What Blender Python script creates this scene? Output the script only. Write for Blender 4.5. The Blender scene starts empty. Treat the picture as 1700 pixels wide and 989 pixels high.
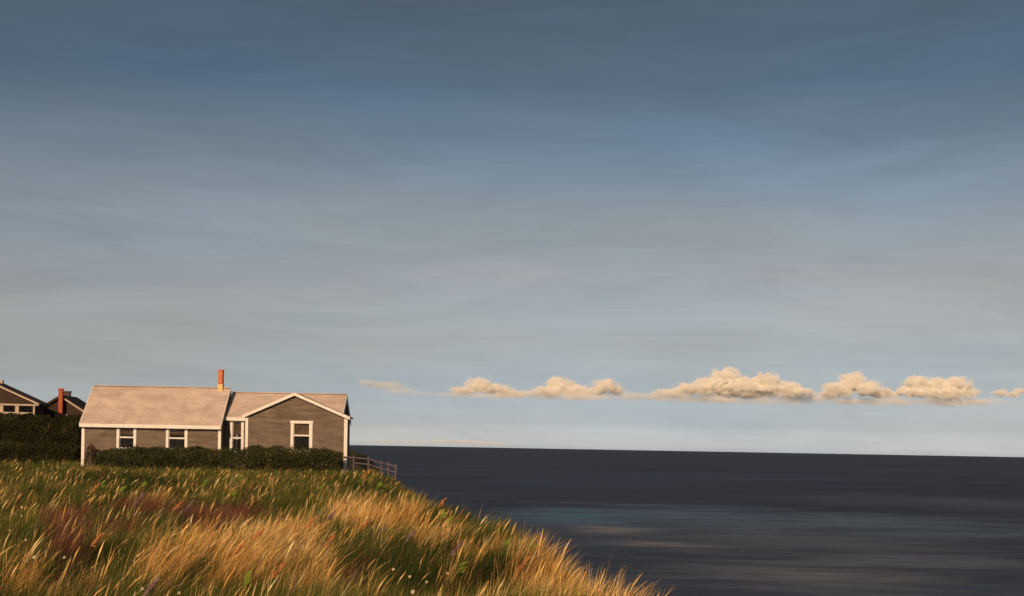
import bpy, bmesh, math, random
import numpy as np
from mathutils import Vector, Matrix, noise

random.seed(7)
rng = np.random.default_rng(11)
R = math.radians
scene = bpy.context.scene
col = scene.collection

# ------------------------------------------------------------------ camera
F = 2052.0            # focal length in photograph pixels (1700 wide)
ROLL = R(1.03)
EYE = 1.65
HX, HY = 850.0, 743.0  # where the level optical axis meets the photograph
cam = bpy.data.cameras.new('camera')
cam.sensor_fit = 'HORIZONTAL'; cam.sensor_width = 36.0
cam.lens = 36.0 * F / 1700.0
cam.shift_y = (HY - 494.5) / 1700.0
cam.clip_start = 0.1; cam.clip_end = 120000
camo = bpy.data.objects.new('camera', cam); col.objects.link(camo)
camo.matrix_world = Matrix.Translation((0, 0, EYE)) @ Matrix.Rotation(R(90), 4, 'X') @ Matrix.Rotation(ROLL, 4, 'Z')
scene.camera = camo

# ------------------------------------------------------------------ sky and sun
SUN_EL, SUN_AZ = R(23), R(196)      # azimuth clockwise from +Y (the view direction): behind and to the left
sun_dir = Vector((math.sin(SUN_AZ) * math.cos(SUN_EL), math.cos(SUN_AZ) * math.cos(SUN_EL), math.sin(SUN_EL)))

world = bpy.data.worlds.new('World'); scene.world = world; world.use_nodes = True
wn, wl = world.node_tree.nodes, world.node_tree.links
wn.clear()


def wnode(t, **kw):
    n = wn.new(t)
    for k, v in kw.items():
        setattr(n, k, v)
    return n


out = wnode('ShaderNodeOutputWorld'); bg = wnode('ShaderNodeBackground')
sky = wnode('ShaderNodeTexSky', sky_type='NISHITA', sun_disc=False, sun_elevation=SUN_EL, sun_rotation=SUN_AZ,
            altitude=0.0, air_density=1.0, dust_density=1.0, ozone_density=1.6)
hsv = wnode('ShaderNodeHueSaturation'); hsv.inputs['Saturation'].default_value = 0.62
wl.new(sky.outputs[0], hsv.inputs['Color'])
tc = wnode('ShaderNodeTexCoord'); sep = wnode('ShaderNodeSeparateXYZ')
wl.new(tc.outputs['Generated'], sep.inputs[0])
# a thin high veil: the sky deepens with height, evenly all round
ramp = wnode('ShaderNodeValToRGB')
els = ramp.color_ramp.elements
els[0].position = 0.004; els[0].color = (1.34, 1.36, 1.53, 1)
els[1].position = 0.40; els[1].color = (0.275, 0.31, 0.33, 1)
for pz, c3 in ((0.021, (0.81, 0.855, 1.02)), (0.050, (0.635, 0.63, 0.705)), (0.089, (0.644, 0.60, 0.60)), (0.141, (0.648, 0.578, 0.537)), (0.174, (0.60, 0.562, 0.522)),
               (0.211, (0.49, 0.505, 0.505)), (0.247, (0.375, 0.425, 0.455)), (0.278, (0.288, 0.36, 0.402)), (0.338, (0.272, 0.318, 0.338))):
    e = els.new(pz); e.color = (*c3, 1)
wl.new(sep.outputs['Z'], ramp.inputs[0])
mulc = wnode('ShaderNodeMix', data_type='RGBA', blend_type='MULTIPLY'); mulc.inputs[0].default_value = 1.0
wl.new(hsv.outputs[0], mulc.inputs[6]); wl.new(ramp.outputs[0], mulc.inputs[7])
# long streaks of cirrus
mp = wnode('ShaderNodeMapping'); mp.inputs['Scale'].default_value = (2.4, 2.4, 13.0)
wl.new(tc.outputs['Generated'], mp.inputs[0])
n1 = wnode('ShaderNodeTexNoise'); n1.inputs['Scale'].default_value = 1.7; n1.inputs['Detail'].default_value = 7; n1.inputs['Roughness'].default_value = 0.62; n1.inputs['Distortion'].default_value = 0.9
wl.new(mp.outputs[0], n1.inputs['Vector'])
mr = wnode('ShaderNodeMapRange'); mr.inputs[1].default_value = 0.28; mr.inputs[2].default_value = 0.74; mr.inputs[3].default_value = 0.90; mr.inputs[4].default_value = 1.10
wl.new(n1.outputs[0], mr.inputs[0])
mp2 = wnode('ShaderNodeMapping'); mp2.inputs['Scale'].default_value = (5.0, 5.0, 130.0); mp2.inputs['Location'].default_value = (3.1, 1.7, 0.4)
wl.new(tc.outputs['Generated'], mp2.inputs[0])
n2 = wnode('ShaderNodeTexNoise'); n2.inputs['Scale'].default_value = 2.3; n2.inputs['Detail'].default_value = 5; n2.inputs['Roughness'].default_value = 0.6
wl.new(mp2.outputs[0], n2.inputs['Vector'])
mr2 = wnode('ShaderNodeMapRange'); mr2.inputs[1].default_value = 0.3; mr2.inputs[2].default_value = 0.75; mr2.inputs[3].default_value = 0.97; mr2.inputs[4].default_value = 1.035
wl.new(n2.outputs[0], mr2.inputs[0])
mm = wnode('ShaderNodeMath', operation='MULTIPLY'); wl.new(mr.outputs[0], mm.inputs[0]); wl.new(mr2.outputs[0], mm.inputs[1])
vs = wnode('ShaderNodeVectorMath', operation='SCALE'); wl.new(mulc.outputs[2], vs.inputs[0]); wl.new(mm.outputs[0], vs.inputs['Scale'])
# broad bluish and greyish patches of the veil
n3 = wnode('ShaderNodeTexNoise'); n3.inputs['Scale'].default_value = 1.1; n3.inputs['Detail'].default_value = 4
mp3 = wnode('ShaderNodeMapping'); mp3.inputs['Scale'].default_value = (2.6, 2.6, 12.0); mp3.inputs['Location'].default_value = (0.7, 5.1, 2.0)
wl.new(tc.outputs['Generated'], mp3.inputs[0]); wl.new(mp3.outputs[0], n3.inputs['Vector'])
r3 = wnode('ShaderNodeValToRGB'); r3.color_ramp.elements[0].position = 0.35; r3.color_ramp.elements[1].position = 0.65
r3.color_ramp.elements[0].color = (1.03, 0.995, 0.965, 1); r3.color_ramp.elements[1].color = (0.95, 1.0, 1.06, 1)
wl.new(n3.outputs[0], r3.inputs[0])
mul3 = wnode('ShaderNodeMix', data_type='RGBA', blend_type='MULTIPLY'); mul3.inputs[0].default_value = 1.0
wl.new(vs.outputs[0], mul3.inputs[6]); wl.new(r3.outputs[0], mul3.inputs[7])
wl.new(mul3.outputs[2], bg.inputs['Color']); bg.inputs['Strength'].default_value = 0.10
wl.new(bg.outputs[0], out.inputs['Surface'])

sun = bpy.data.lights.new('sun', 'SUN'); sun.energy = 4.3; sun.angle = R(0.6); sun.color = (1.0, 0.66, 0.38)
suno = bpy.data.objects.new('sun', sun); col.objects.link(suno)
suno.rotation_euler = sun_dir.to_track_quat('Z', 'Y').to_euler()

scene.view_settings.view_transform = 'Standard'
scene.view_settings.look = 'None'
scene.view_settings.exposure = 0.0
scene.view_settings.gamma = 1.0
scene.render.engine = 'CYCLES'
scene.cycles.use_denoising = True
scene.cycles.max_bounces = 12
scene.cycles.volume_bounces = 10
scene.cycles.transparent_max_bounces = 12


# ------------------------------------------------------------------ helpers
def ray(px, py):
    dx, dy = px - HX, py - HY
    c, s = math.cos(ROLL), math.sin(ROLL)
    return Vector(((dx * c + dy * s) / F, 1.0, -(-dx * s + dy * c) / F))


def P(px, py, d):
    r = ray(px, py)
    return Vector((r.x * d, d, EYE + r.z * d))


def tag(o, label=None, cat=None, group=None, kind=None):
    if label: o['label'] = label
    if cat: o['category'] = cat
    if group: o['group'] = group
    if kind: o['kind'] = kind
    return o


def empty(name, loc=(0, 0, 0), rz=0.0):
    o = bpy.data.objects.new(name, None); col.objects.link(o)
    o.location = loc; o.rotation_euler = (0, 0, rz); o.empty_display_size = 0.2
    return o


class MB:
    def __init__(self):
        self.v, self.f = [], []

    def poly(self, pts):
        b = len(self.v); self.v += [tuple(p) for p in pts]; self.f.append(tuple(range(b, b + len(pts)))); return self

    def hexa(self, p):   # 8 points: bottom ring 0-3, top ring 4-7
        b = len(self.v); self.v += [tuple(q) for q in p]
        for q in ((3, 2, 1, 0), (4, 5, 6, 7), (0, 1, 5, 4), (1, 2, 6, 5), (2, 3, 7, 6), (3, 0, 4, 7)):
            self.f.append(tuple(b + i for i in q))
        return self

    def box(self, x0, x1, y0, y1, z0, z1):
        return self.hexa([(x0, y0, z0), (x1, y0, z0), (x1, y1, z0), (x0, y1, z0),
                          (x0, y0, z1), (x1, y0, z1), (x1, y1, z1), (x0, y1, z1)])

    def bar(self, a, b, w, h, up=(0, 0, 1)):
        a, b = Vector(a), Vector(b); d = (b - a).normalized()
        s = d.cross(Vector(up)).normalized(); u = s.cross(d)
        s *= w / 2; u *= h / 2
        return self.hexa([a - s - u, a + s - u, b + s - u, b - s - u, a - s + u, a + s + u, b + s + u, b - s + u])

    def tube(self, pts, radii, n=6):
        base = len(self.v); k = len(pts)
        pts = [Vector(p) for p in pts]
        for i, p in enumerate(pts):
            d = (pts[min(i + 1, k - 1)] - pts[max(i - 1, 0)]).normalized()
            a = d.cross(Vector((0.31, 0.9, 0.2))).normalized(); c = d.cross(a)
            for j in range(n):
                t = 2 * math.pi * j / n
                self.v.append(tuple(p + (a * math.cos(t) + c * math.sin(t)) * radii[i]))
        for i in range(k - 1):
            for j in range(n):
                self.f.append((base + i * n + j, base + i * n + (j + 1) % n, base + (i + 1) * n + (j + 1) % n, base + (i + 1) * n + j))
        self.f.append(tuple(base + j for j in reversed(range(n))))
        self.f.append(tuple(base + (k - 1) * n + j for j in range(n)))
        return self

    def build(self, name, m, parent=None, smooth=False, bevel=0.0, recalc=True):
        me = bpy.data.meshes.new(name); me.from_pydata(self.v, [], self.f)
        if recalc:
            bm = bmesh.new(); bm.from_mesh(me); bmesh.ops.recalc_face_normals(bm, faces=bm.faces); bm.to_mesh(me); bm.free()
        if smooth: me.shade_smooth()
        me.materials.append(m)
        o = bpy.data.objects.new(name, me); col.objects.link(o); o.parent = parent
        if bevel:
            bv = o.modifiers.new('bevel', 'BEVEL'); bv.width = bevel; bv.segments = 1; bv.limit_method = 'ANGLE'
        return o


def raw_mesh(name, verts, tris, quads, m, attrs=None):
    """fast mesh from numpy arrays"""
    me = bpy.data.meshes.new(name)
    nt, nq = len(tris), len(quads)
    me.vertices.add(len(verts)); me.vertices.foreach_set('co', np.ascontiguousarray(verts, dtype=np.float32).ravel())
    loops = np.concatenate([np.asarray(quads, dtype=np.int32).ravel(), np.asarray(tris, dtype=np.int32).ravel()])
    me.loops.add(len(loops)); me.loops.foreach_set('vertex_index', loops)
    starts = np.concatenate([np.arange(nq) * 4, nq * 4 + np.arange(nt) * 3]).astype(np.int32)
    me.polygons.add(nq + nt); me.polygons.foreach_set('loop_start', starts)
    me.update(calc_edges=True)
    for k, a in (attrs or {}).items():
        at = me.attributes.new(k, 'FLOAT', 'POINT'); at.data.foreach_set('value', np.ascontiguousarray(a, dtype=np.float32))
    me.materials.append(m)
    o = bpy.data.objects.new(name, me); col.objects.link(o)
    return o


# ------------------------------------------------------------------ materials
def new_mat(name):
    m = bpy.data.materials.new(name); m.use_nodes = True
    nt = m.node_tree; nt.nodes.clear()
    o = nt.nodes.new('ShaderNodeOutputMaterial')
    return m, nt.nodes, nt.links, o


def principled(nn, ll, o, rough=0.7, spec=0.3):
    p = nn.new('ShaderNodeBsdfPrincipled'); p.inputs['Roughness'].default_value = rough
    p.inputs['Specular IOR Level'].default_value = spec
    ll.new(p.outputs[0], o.inputs['Surface']); return p


def ramp_node(nn, stops):
    r = nn.new('ShaderNodeValToRGB'); el = r.color_ramp.elements
    el[0].position, el[0].color = stops[0][0], (*stops[0][1], 1)
    el[1].position, el[1].color = stops[-1][0], (*stops[-1][1], 1)
    for p, c in stops[1:-1]:
        e = el.new(p); e.color = (*c, 1)
    return r


def mat_paint(name, c, rough=0.55, var=0.12, scale=3.0):
    m, nn, ll, o = new_mat(name); p = principled(nn, ll, o, rough, 0.35)
    t = nn.new('ShaderNodeTexCoord'); n = nn.new('ShaderNodeTexNoise'); n.inputs['Scale'].default_value = scale; n.inputs['Detail'].default_value = 6
    ll.new(t.outputs['Object'], n.inputs['Vector'])
    r = ramp_node(nn, [(0.3, tuple(x * (1 - 2 * var) for x in c)), (0.55, c), (0.75, tuple(min(1, x * (1 + var * 0.4)) for x in c))])
    ll.new(n.outputs[0], r.inputs[0]); ll.new(r.outputs[0], p.inputs['Base Color'])
    b = nn.new('ShaderNodeBump'); b.inputs['Strength'].default_value = 0.25; b.inputs['Distance'].default_value = 0.01
    ll.new(n.outputs[0], b.inputs['Height']); ll.new(b.outputs[0], p.inputs['Normal'])
    return m


def mat_shingle(name, c1, c2, c3, row=0.13, zk=1.0, wid=0.14, mortar=0.35, streak=0.5):
    """weathered wood shingles in courses: butt lines, odd shingles, long weather streaks"""
    m, nn, ll, o = new_mat(name); p = principled(nn, ll, o, 0.85, 0.2)
    t = nn.new('ShaderNodeTexCoord'); s = nn.new('ShaderNodeSeparateXYZ'); ll.new(t.outputs['Object'], s.inputs[0])
    a = nn.new('ShaderNodeMath'); a.operation = 'ADD'; ll.new(s.outputs['X'], a.inputs[0]); ll.new(s.outputs['Y'], a.inputs[1])
    k = nn.new('ShaderNodeMath'); k.operation = 'MULTIPLY'; k.inputs[1].default_value = zk; ll.new(s.outputs['Z'], k.inputs[0])
    c = nn.new('ShaderNodeCombineXYZ'); ll.new(a.outputs[0], c.inputs['X']); ll.new(k.outputs[0], c.inputs['Y'])
    br = nn.new('ShaderNodeTexBrick'); br.inputs['Scale'].default_value = 1.0; br.inputs['Brick Width'].default_value = wid
    br.inputs['Row Height'].default_value = row; br.inputs['Mortar Size'].default_value = 0.008; br.inputs['Bias'].default_value = 0.0
    br.inputs['Color1'].default_value = (*c1, 1); br.inputs['Color2'].default_value = (*c2, 1)
    br.inputs['Mortar'].default_value = tuple(x * mortar for x in c1) + (1,)
    ll.new(c.outputs[0], br.inputs['Vector'])
    mp = nn.new('ShaderNodeMapping'); mp.inputs['Scale'].default_value = (0.55, 0.55, 4.5); ll.new(t.outputs['Object'], mp.inputs[0])
    n = nn.new('ShaderNodeTexNoise'); n.inputs['Scale'].default_value = 1.2; n.inputs['Detail'].default_value = 7; n.inputs['Roughness'].default_value = 0.65; n.inputs['Distortion'].default_value = 0.6
    ll.new(mp.outputs[0], n.inputs['Vector'])
    mr = nn.new('ShaderNodeMapRange'); mr.inputs[1].default_value = 0.38; mr.inputs[2].default_value = 0.72; ll.new(n.outputs[0], mr.inputs[0])
    f = nn.new('ShaderNodeMath'); f.operation = 'MULTIPLY'; f.inputs[1].default_value = streak; ll.new(mr.outputs[0], f.inputs[0])
    mx = nn.new('ShaderNodeMix'); mx.data_type = 'RGBA'; ll.new(f.outputs[0], mx.inputs[0]); ll.new(br.outputs['Color'], mx.inputs[6]); mx.inputs[7].default_value = (*c3, 1)
    n2 = nn.new('ShaderNodeTexNoise'); n2.inputs['Scale'].default_value = 0.9; n2.inputs['Detail'].default_value = 8; n2.inputs['Roughness'].default_value = 0.7; n2.inputs['Distortion'].default_value = 0.4
    mp2 = nn.new('ShaderNodeMapping'); mp2.inputs['Scale'].default_value = (1.0, 1.0, 1.6); mp2.inputs['Location'].default_value = (3.3, 1.2, 0.5); ll.new(t.outputs['Object'], mp2.inputs[0]); ll.new(mp2.outputs[0], n2.inputs['Vector'])
    mr2 = nn.new('ShaderNodeMapRange'); mr2.inputs[1].default_value = 0.3; mr2.inputs[2].default_value = 0.7; mr2.inputs[3].default_value = 0.74; mr2.inputs[4].default_value = 1.2; ll.new(n2.outputs[0], mr2.inputs[0])
    sc = nn.new('ShaderNodeVectorMath'); sc.operation = 'SCALE'; ll.new(mx.outputs[2], sc.inputs[0]); ll.new(mr2.outputs[0], sc.inputs['Scale'])
    ll.new(sc.outputs[0], p.inputs['Base Color'])
    b = nn.new('ShaderNodeBump'); b.inputs['Strength'].default_value = 0.5; b.inputs['Distance'].default_value = 0.015; b.invert = True
    ll.new(br.outputs['Fac'], b.inputs['Height']); ll.new(b.outputs[0], p.inputs['Normal'])
    return m


def mat_leafy(name, stops, trans=0.3, attr='tint'):
    m, nn, ll, o = new_mat(name)
    at = nn.new('ShaderNodeAttribute'); at.attribute_name = attr
    r = ramp_node(nn, stops); ll.new(at.outputs['Fac'], r.inputs[0])
    d = nn.new('ShaderNodeBsdfDiffuse'); tr = nn.new('ShaderNodeBsdfTranslucent'); ll.new(r.outputs[0], d.inputs[0]); ll.new(r.outputs[0], tr.inputs[0])
    mx = nn.new('ShaderNodeMixShader'); mx.inputs[0].default_value = trans; ll.new(d.outputs[0], mx.inputs[1]); ll.new(tr.outputs[0], mx.inputs[2])
    ll.new(mx.outputs[0], o.inputs['Surface'])
    return m


def mat_plain_leaf(name, c, trans=0.3):
    m, nn, ll, o = new_mat(name)
    t = nn.new('ShaderNodeTexCoord'); n = nn.new('ShaderNodeTexNoise'); n.inputs['Scale'].default_value = 9.0
    ll.new(t.outputs['Object'], n.inputs['Vector'])
    r = ramp_node(nn, [(0.3, tuple(x * 0.75 for x in c)), (0.7, tuple(min(1, x * 1.15) for x in c))]); ll.new(n.outputs[0], r.inputs[0])
    d = nn.new('ShaderNodeBsdfDiffuse'); tr = nn.new('ShaderNodeBsdfTranslucent'); ll.new(r.outputs[0], d.inputs[0]); ll.new(r.outputs[0], tr.inputs[0])
    mx = nn.new('ShaderNodeMixShader'); mx.inputs[0].default_value = trans; ll.new(d.outputs[0], mx.inputs[1]); ll.new(tr.outputs[0], mx.inputs[2])
    ll.new(mx.outputs[0], o.inputs['Surface'])
    return m


def mat_brick(name, c1, c2, mortar):
    m, nn, ll, o = new_mat(name); p = principled(nn, ll, o, 0.85, 0.2)
    t = nn.new('ShaderNodeTexCoord'); s = nn.new('ShaderNodeSeparateXYZ'); ll.new(t.outputs['Object'], s.inputs[0])
    a = nn.new('ShaderNodeMath'); a.operation = 'ADD'; ll.new(s.outputs['X'], a.inputs[0]); ll.new(s.outputs['Y'], a.inputs[1])
    c = nn.new('ShaderNodeCombineXYZ'); ll.new(a.outputs[0], c.inputs['X']); ll.new(s.outputs['Z'], c.inputs['Y'])
    br = nn.new('ShaderNodeTexBrick'); br.inputs['Scale'].default_value = 1.0; br.inputs['Brick Width'].default_value = 0.21
    br.inputs['Row Height'].default_value = 0.075; br.inputs['Mortar Size'].default_value = 0.006
    br.inputs['Color1'].default_value = (*c1, 1); br.inputs['Color2'].default_value = (*c2, 1); br.inputs['Mortar'].default_value = (*mortar, 1)
    ll.new(c.outputs[0], br.inputs['Vector']); ll.new(br.outputs['Color'], p.inputs['Base Color'])
    b = nn.new('ShaderNodeBump'); b.inputs['Strength'].default_value = 0.6; b.inputs['Distance'].default_value = 0.01; b.invert = True
    ll.new(br.outputs['Fac'], b.inputs['Height']); ll.new(b.outputs[0], p.inputs['Normal'])
    return m


def mat_glass(name):
    m, nn, ll, o = new_mat(name)
    tr = nn.new('ShaderNodeBsdfTransparent'); gl = nn.new('ShaderNodeBsdfGlossy'); gl.inputs['Roughness'].default_value = 0.03
    t = nn.new('ShaderNodeTexCoord'); n = nn.new('ShaderNodeTexNoise'); n.inputs['Scale'].default_value = 1.6
    ll.new(t.outputs['Object'], n.inputs['Vector'])
    r = ramp_node(nn, [(0.3, (0.70, 0.68, 0.64)), (0.7, (0.85, 0.84, 0.80))]); ll.new(n.outputs[0], r.inputs[0]); ll.new(r.outputs[0], tr.inputs[0])
    mx = nn.new('ShaderNodeMixShader'); mx.inputs[0].default_value = 0.004; ll.new(tr.outputs[0], mx.inputs[1]); ll.new(gl.outputs[0], mx.inputs[2])
    ll.new(mx.outputs[0], o.inputs['Surface'])
    return m


M = {}
M['trim'] = mat_paint('cream_trim_paint', (0.70, 0.665, 0.60), 0.5, 0.08, 4.0)
M['shingle'] = mat_shingle('grey_wall_shingle', (0.152, 0.120, 0.092), (0.124, 0.097, 0.075), (0.212, 0.163, 0.118), streak=0.85)
M['roof'] = mat_shingle('pale_roof_shingle', (0.57, 0.47, 0.405), (0.53, 0.435, 0.375), (0.42, 0.335, 0.28), row=0.14, zk=1.55, wid=0.2, mortar=0.6, streak=0.8)
M['brick'] = mat_brick('orange_chimney_brick', (0.66, 0.185, 0.065), (0.52, 0.13, 0.05), (0.5, 0.25, 0.14))
M['brick_far'] = mat_brick('red_chimney_brick', (0.42, 0.10, 0.035), (0.34, 0.075, 0.03), (0.28, 0.14, 0.09))
M['brick_dark'] = mat_brick('dark_chimney_brick', (0.085, 0.062, 0.048), (0.07, 0.05, 0.04), (0.10, 0.08, 0.07))
M['flash'] = mat_paint('ochre_flashing', (0.68, 0.46, 0.18), 0.5, 0.1, 6.0)
M['glass'] = mat_glass('window_glass')
M['blind'] = mat_paint('linen_blind', (0.19, 0.13, 0.085), 0.8, 0.15, 5.0)
M['inside'] = mat_paint('room_plaster', (0.30, 0.21, 0.14), 0.9, 0.1, 2.0)
M['dark_shingle'] = mat_shingle('dark_brown_shingle', (0.055, 0.034, 0.026), (0.045, 0.028, 0.021), (0.075, 0.048, 0.036))
M['dark_roof'] = mat_shingle('dark_brown_roof', (0.060, 0.036, 0.026), (0.050, 0.030, 0.022), (0.085, 0.052, 0.036), zk=1.7)
M['dull_trim'] = mat_paint('dull_cream_trim', (0.42, 0.33, 0.25), 0.6, 0.1, 4.0)
M['fence'] = mat_paint('weathered_fence_wood', (0.145, 0.112, 0.135), 0.9, 0.25, 14.0)
M['bark'] = mat_paint('hedge_bark', (0.09, 0.065, 0.045), 0.9, 0.2, 10.0)
M['hedge'] = mat_leafy('hedge_leaf', [(0.0, (0.038, 0.044, 0.021)), (0.5, (0.062, 0.070, 0.029)), (0.85, (0.090, 0.094, 0.036)), (1.0, (0.17, 0.135, 0.055))], 0.25)
M['hedge_dark'] = mat_leafy('dark_shrub_leaf', [(0.0, (0.024, 0.026, 0.014)), (0.5, (0.042, 0.044, 0.020)), (0.85, (0.060, 0.060, 0.024)), (1.0, (0.12, 0.09, 0.04))], 0.2)
M['dry'] = mat_leafy('dry_shrub_leaf', [(0.0, (0.05, 0.032, 0.022)), (0.6, (0.085, 0.055, 0.036)), (1.0, (0.13, 0.085, 0.05))], 0.2)


# ------------------------------------------------------------------ terrain
EY = [-20, 0, 8, 14, 17.5, 20.3, 24, 29, 31, 33, 40, 52, 66, 77, 90, 120, 200]
EX = [2.7, 2.1, 1.4, 0.78, 0.25, -0.15, -0.55, -1.2, -1.9, -2.2, -3.4, -5.2, -7.0, -8.9, -10.2, -15, -26]


def edge_x(y):
    return np.interp(y, EY, EX)


def sstep(t):
    t = np.clip(t, 0, 1); return t * t * (3 - 2 * t)


def ground(x, y):
    x = np.asarray(x, dtype=float); y = np.asarray(y, dtype=float)
    z = -0.36 + 0.0 * x
    # rolling dune hummocks
    amp = 0.35 + 0.65 * sstep((70 - y) / 30)
    z = z + amp * (0.09 * np.sin(x * 0.9 + y * 0.33 + 0.6) + 0.07 * np.sin(y * 0.62 - x * 0.45 + 1.0) + 0.035 * np.sin(x * 2.1 - y * 1.3) + 0.03 * np.sin(y * 2.4 + x * 1.1 + 2))
    # the bank that carries the houses behind
    z = z + 2.1 * sstep((y - 84) / 24) * sstep((-x - 22) / 14) + 0.25 * sstep((y - 78) / 8) * sstep((-x - 26) / 4)
    # the bluff falls away to the sea
    d = x - edge_x(y)
    z = z - 1.15 * np.where(d > 0.6, d - 0.3, np.where(d > 0, d * d / 1.2, 0))
    return np.maximum(z, -15.0)


def gz(x, y):
    return float(ground(np.array([x]), np.array([y]))[0])


def on_ground(px, py, lift=0.0):
    """the ground point whose top (lift above it) is seen at a place of the photograph"""
    r = ray(px, py)
    prev = 6.0
    for i in range(1, 3000):
        d = 6.0 + i * 0.05
        if EYE + r.z * d <= gz(r.x * d, d) + lift:
            break
    return Vector((r.x * d, d, gz(r.x * d, d)))


gx = np.unique(np.concatenate([np.linspace(-260, -60, 30), np.linspace(-60, -14, 80), np.linspace(-14, 6, 110), np.linspace(6, 24, 30)]))
gy = np.unique(np.concatenate([np.linspace(-30, 8, 30), np.linspace(8, 40, 130), np.linspace(40, 130, 130), np.linspace(130, 220, 20)]))
GX, GY = np.meshgrid(gx, gy)
GZ = ground(GX, GY) + 0.02 * np.sin(GX * 5.1) * np.sin(GY * 4.3)
nv = GX.size; nxg, nyg = len(gx), len(gy)
idx = np.arange(nv).reshape(nyg, nxg)
quads = np.stack([idx[:-1, :-1], idx[:-1, 1:], idx[1:, 1:], idx[1:, :-1]], -1).reshape(-1, 4)
m, nn, ll, o = new_mat('turf_soil'); p = principled(nn, ll, o, 0.95, 0.1)
t = nn.new('ShaderNodeTexCoord'); n = nn.new('ShaderNodeTexNoise'); n.inputs['Scale'].default_value = 1.3; n.inputs['Detail'].default_value = 9; n.inputs['Roughness'].default_value = 0.7
ll.new(t.outputs['Object'], n.inputs['Vector'])
r = ramp_node(nn, [(0.3, (0.035, 0.030, 0.014)), (0.5, (0.06, 0.055, 0.022)), (0.7, (0.10, 0.075, 0.035))]); ll.new(n.outputs[0], r.inputs[0]); ll.new(r.outputs[0], p.inputs['Base Color'])
b = nn.new('ShaderNodeBump'); b.inputs['Strength'].default_value = 0.8; b.inputs['Distance'].default_value = 0.05; ll.new(n.outputs[0], b.inputs['Height']); ll.new(b.outputs[0], p.inputs['Normal'])
land = raw_mesh('ground', np.stack([GX, GY, GZ], -1).reshape(-1, 3), np.zeros((0, 3), int), quads, m)
land.data.shade_smooth()
tag(land, 'grassy bluff top sloping down to the sea', kind='structure')

# ------------------------------------------------------------------ sea
SEA = -12.0
ys = np.concatenate([[-600, 0, 60], np.geomspace(90, 1500, 150), np.geomspace(1700, 60000, 20)])
xs = np.concatenate([-np.geomspace(60000, 900, 14), np.linspace(-800, 1000, 200), np.geomspace(1200, 60000, 14)])
SX, SY = np.meshgrid(xs, ys)
fade = np.clip(1 - (np.hypot(SX, SY) - 500) / 1000, 0, 1)
SZ = SEA + fade * (0.20 * np.sin(SY * 0.24 + SX * 0.05 + 1.5 * np.sin(SX * 0.03) + 1.2 * np.sin(SY * 0.05)) + 0.10 * np.sin(SY * 0.43 - SX * 0.11 + 1.3 * np.sin(SX * 0.07 + SY * 0.03)))
idx = np.arange(SX.size).reshape(len(ys), len(xs))
quads = np.stack([idx[:-1, :-1], idx[:-1, 1:], idx[1:, 1:], idx[1:, :-1]], -1).reshape(-1, 4)
m, nn, ll, o = new_mat('dusk_sea_water')
p = nn.new('ShaderNodeBsdfDiffuse'); gls = nn.new('ShaderNodeBsdfGlossy'); gls.inputs['Roughness'].default_value = 0.30; gls.inputs['Color'].default_value = (0.80, 0.88, 1.0, 1)
mxs = nn.new('ShaderNodeMixShader'); mxs.inputs[0].default_value = 0.125
ll.new(p.outputs[0], mxs.inputs[1]); ll.new(gls.outputs[0], mxs.inputs[2]); ll.new(mxs.outputs[0], o.inputs['Surface'])
t = nn.new('ShaderNodeTexCoord')


def sea_noise(scale, sc, detail, rough=0.55, loc=(0, 0, 0), dist=0.0):
    mp = nn.new('ShaderNodeMapping'); mp.inputs['Scale'].default_value = sc; mp.inputs['Location'].default_value = loc
    ll.new(t.outputs['Object'], mp.inputs[0])
    n = nn.new('ShaderNodeTexNoise'); n.inputs['Scale'].default_value = scale; n.inputs['Detail'].default_value = detail; n.inputs['Roughness'].default_value = rough
    n.inputs['Distortion'].default_value = dist
    ll.new(mp.outputs[0], n.inputs['Vector']); return n


nb = sea_noise(1.0, (0.0035, 0.011, 1), 5, 0.6, (1.3, 0.4, 0), 0.5)      # currents and wind lanes
rs = ramp_node(nn, [(0.36, (0.024, 0.026, 0.036)), (0.50, (0.032, 0.038, 0.054)), (0.60, (0.038, 0.050, 0.078)), (0.70, (0.044, 0.070, 0.112))])
ll.new(nb.outputs[0], rs.inputs[0])
nf = sea_noise(1.0, (0.022, 0.075, 1), 6, 0.7, (4.2, 2.0, 0), 0.8)        # pale slicks of foam and sand
rf = nn.new('ShaderNodeMapRange'); rf.inputs[1].default_value = 0.60; rf.inputs[2].default_value = 0.80; rf.inputs[4].default_value = 0.55
ll.new(nf.outputs[0], rf.inputs[0])
mx = nn.new('ShaderNodeMix'); mx.data_type = 'RGBA'; ll.new(rf.outputs[0], mx.inputs[0]); ll.new(rs.outputs[0], mx.inputs[6]); mx.inputs[7].default_value = (0.13, 0.12, 0.11, 1)
cur = mx.outputs[2]
nd = sea_noise(1.0, (0.03, 0.10, 1), 6, 0.7, (9.0, 1.0, 0), 0.6)


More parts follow.
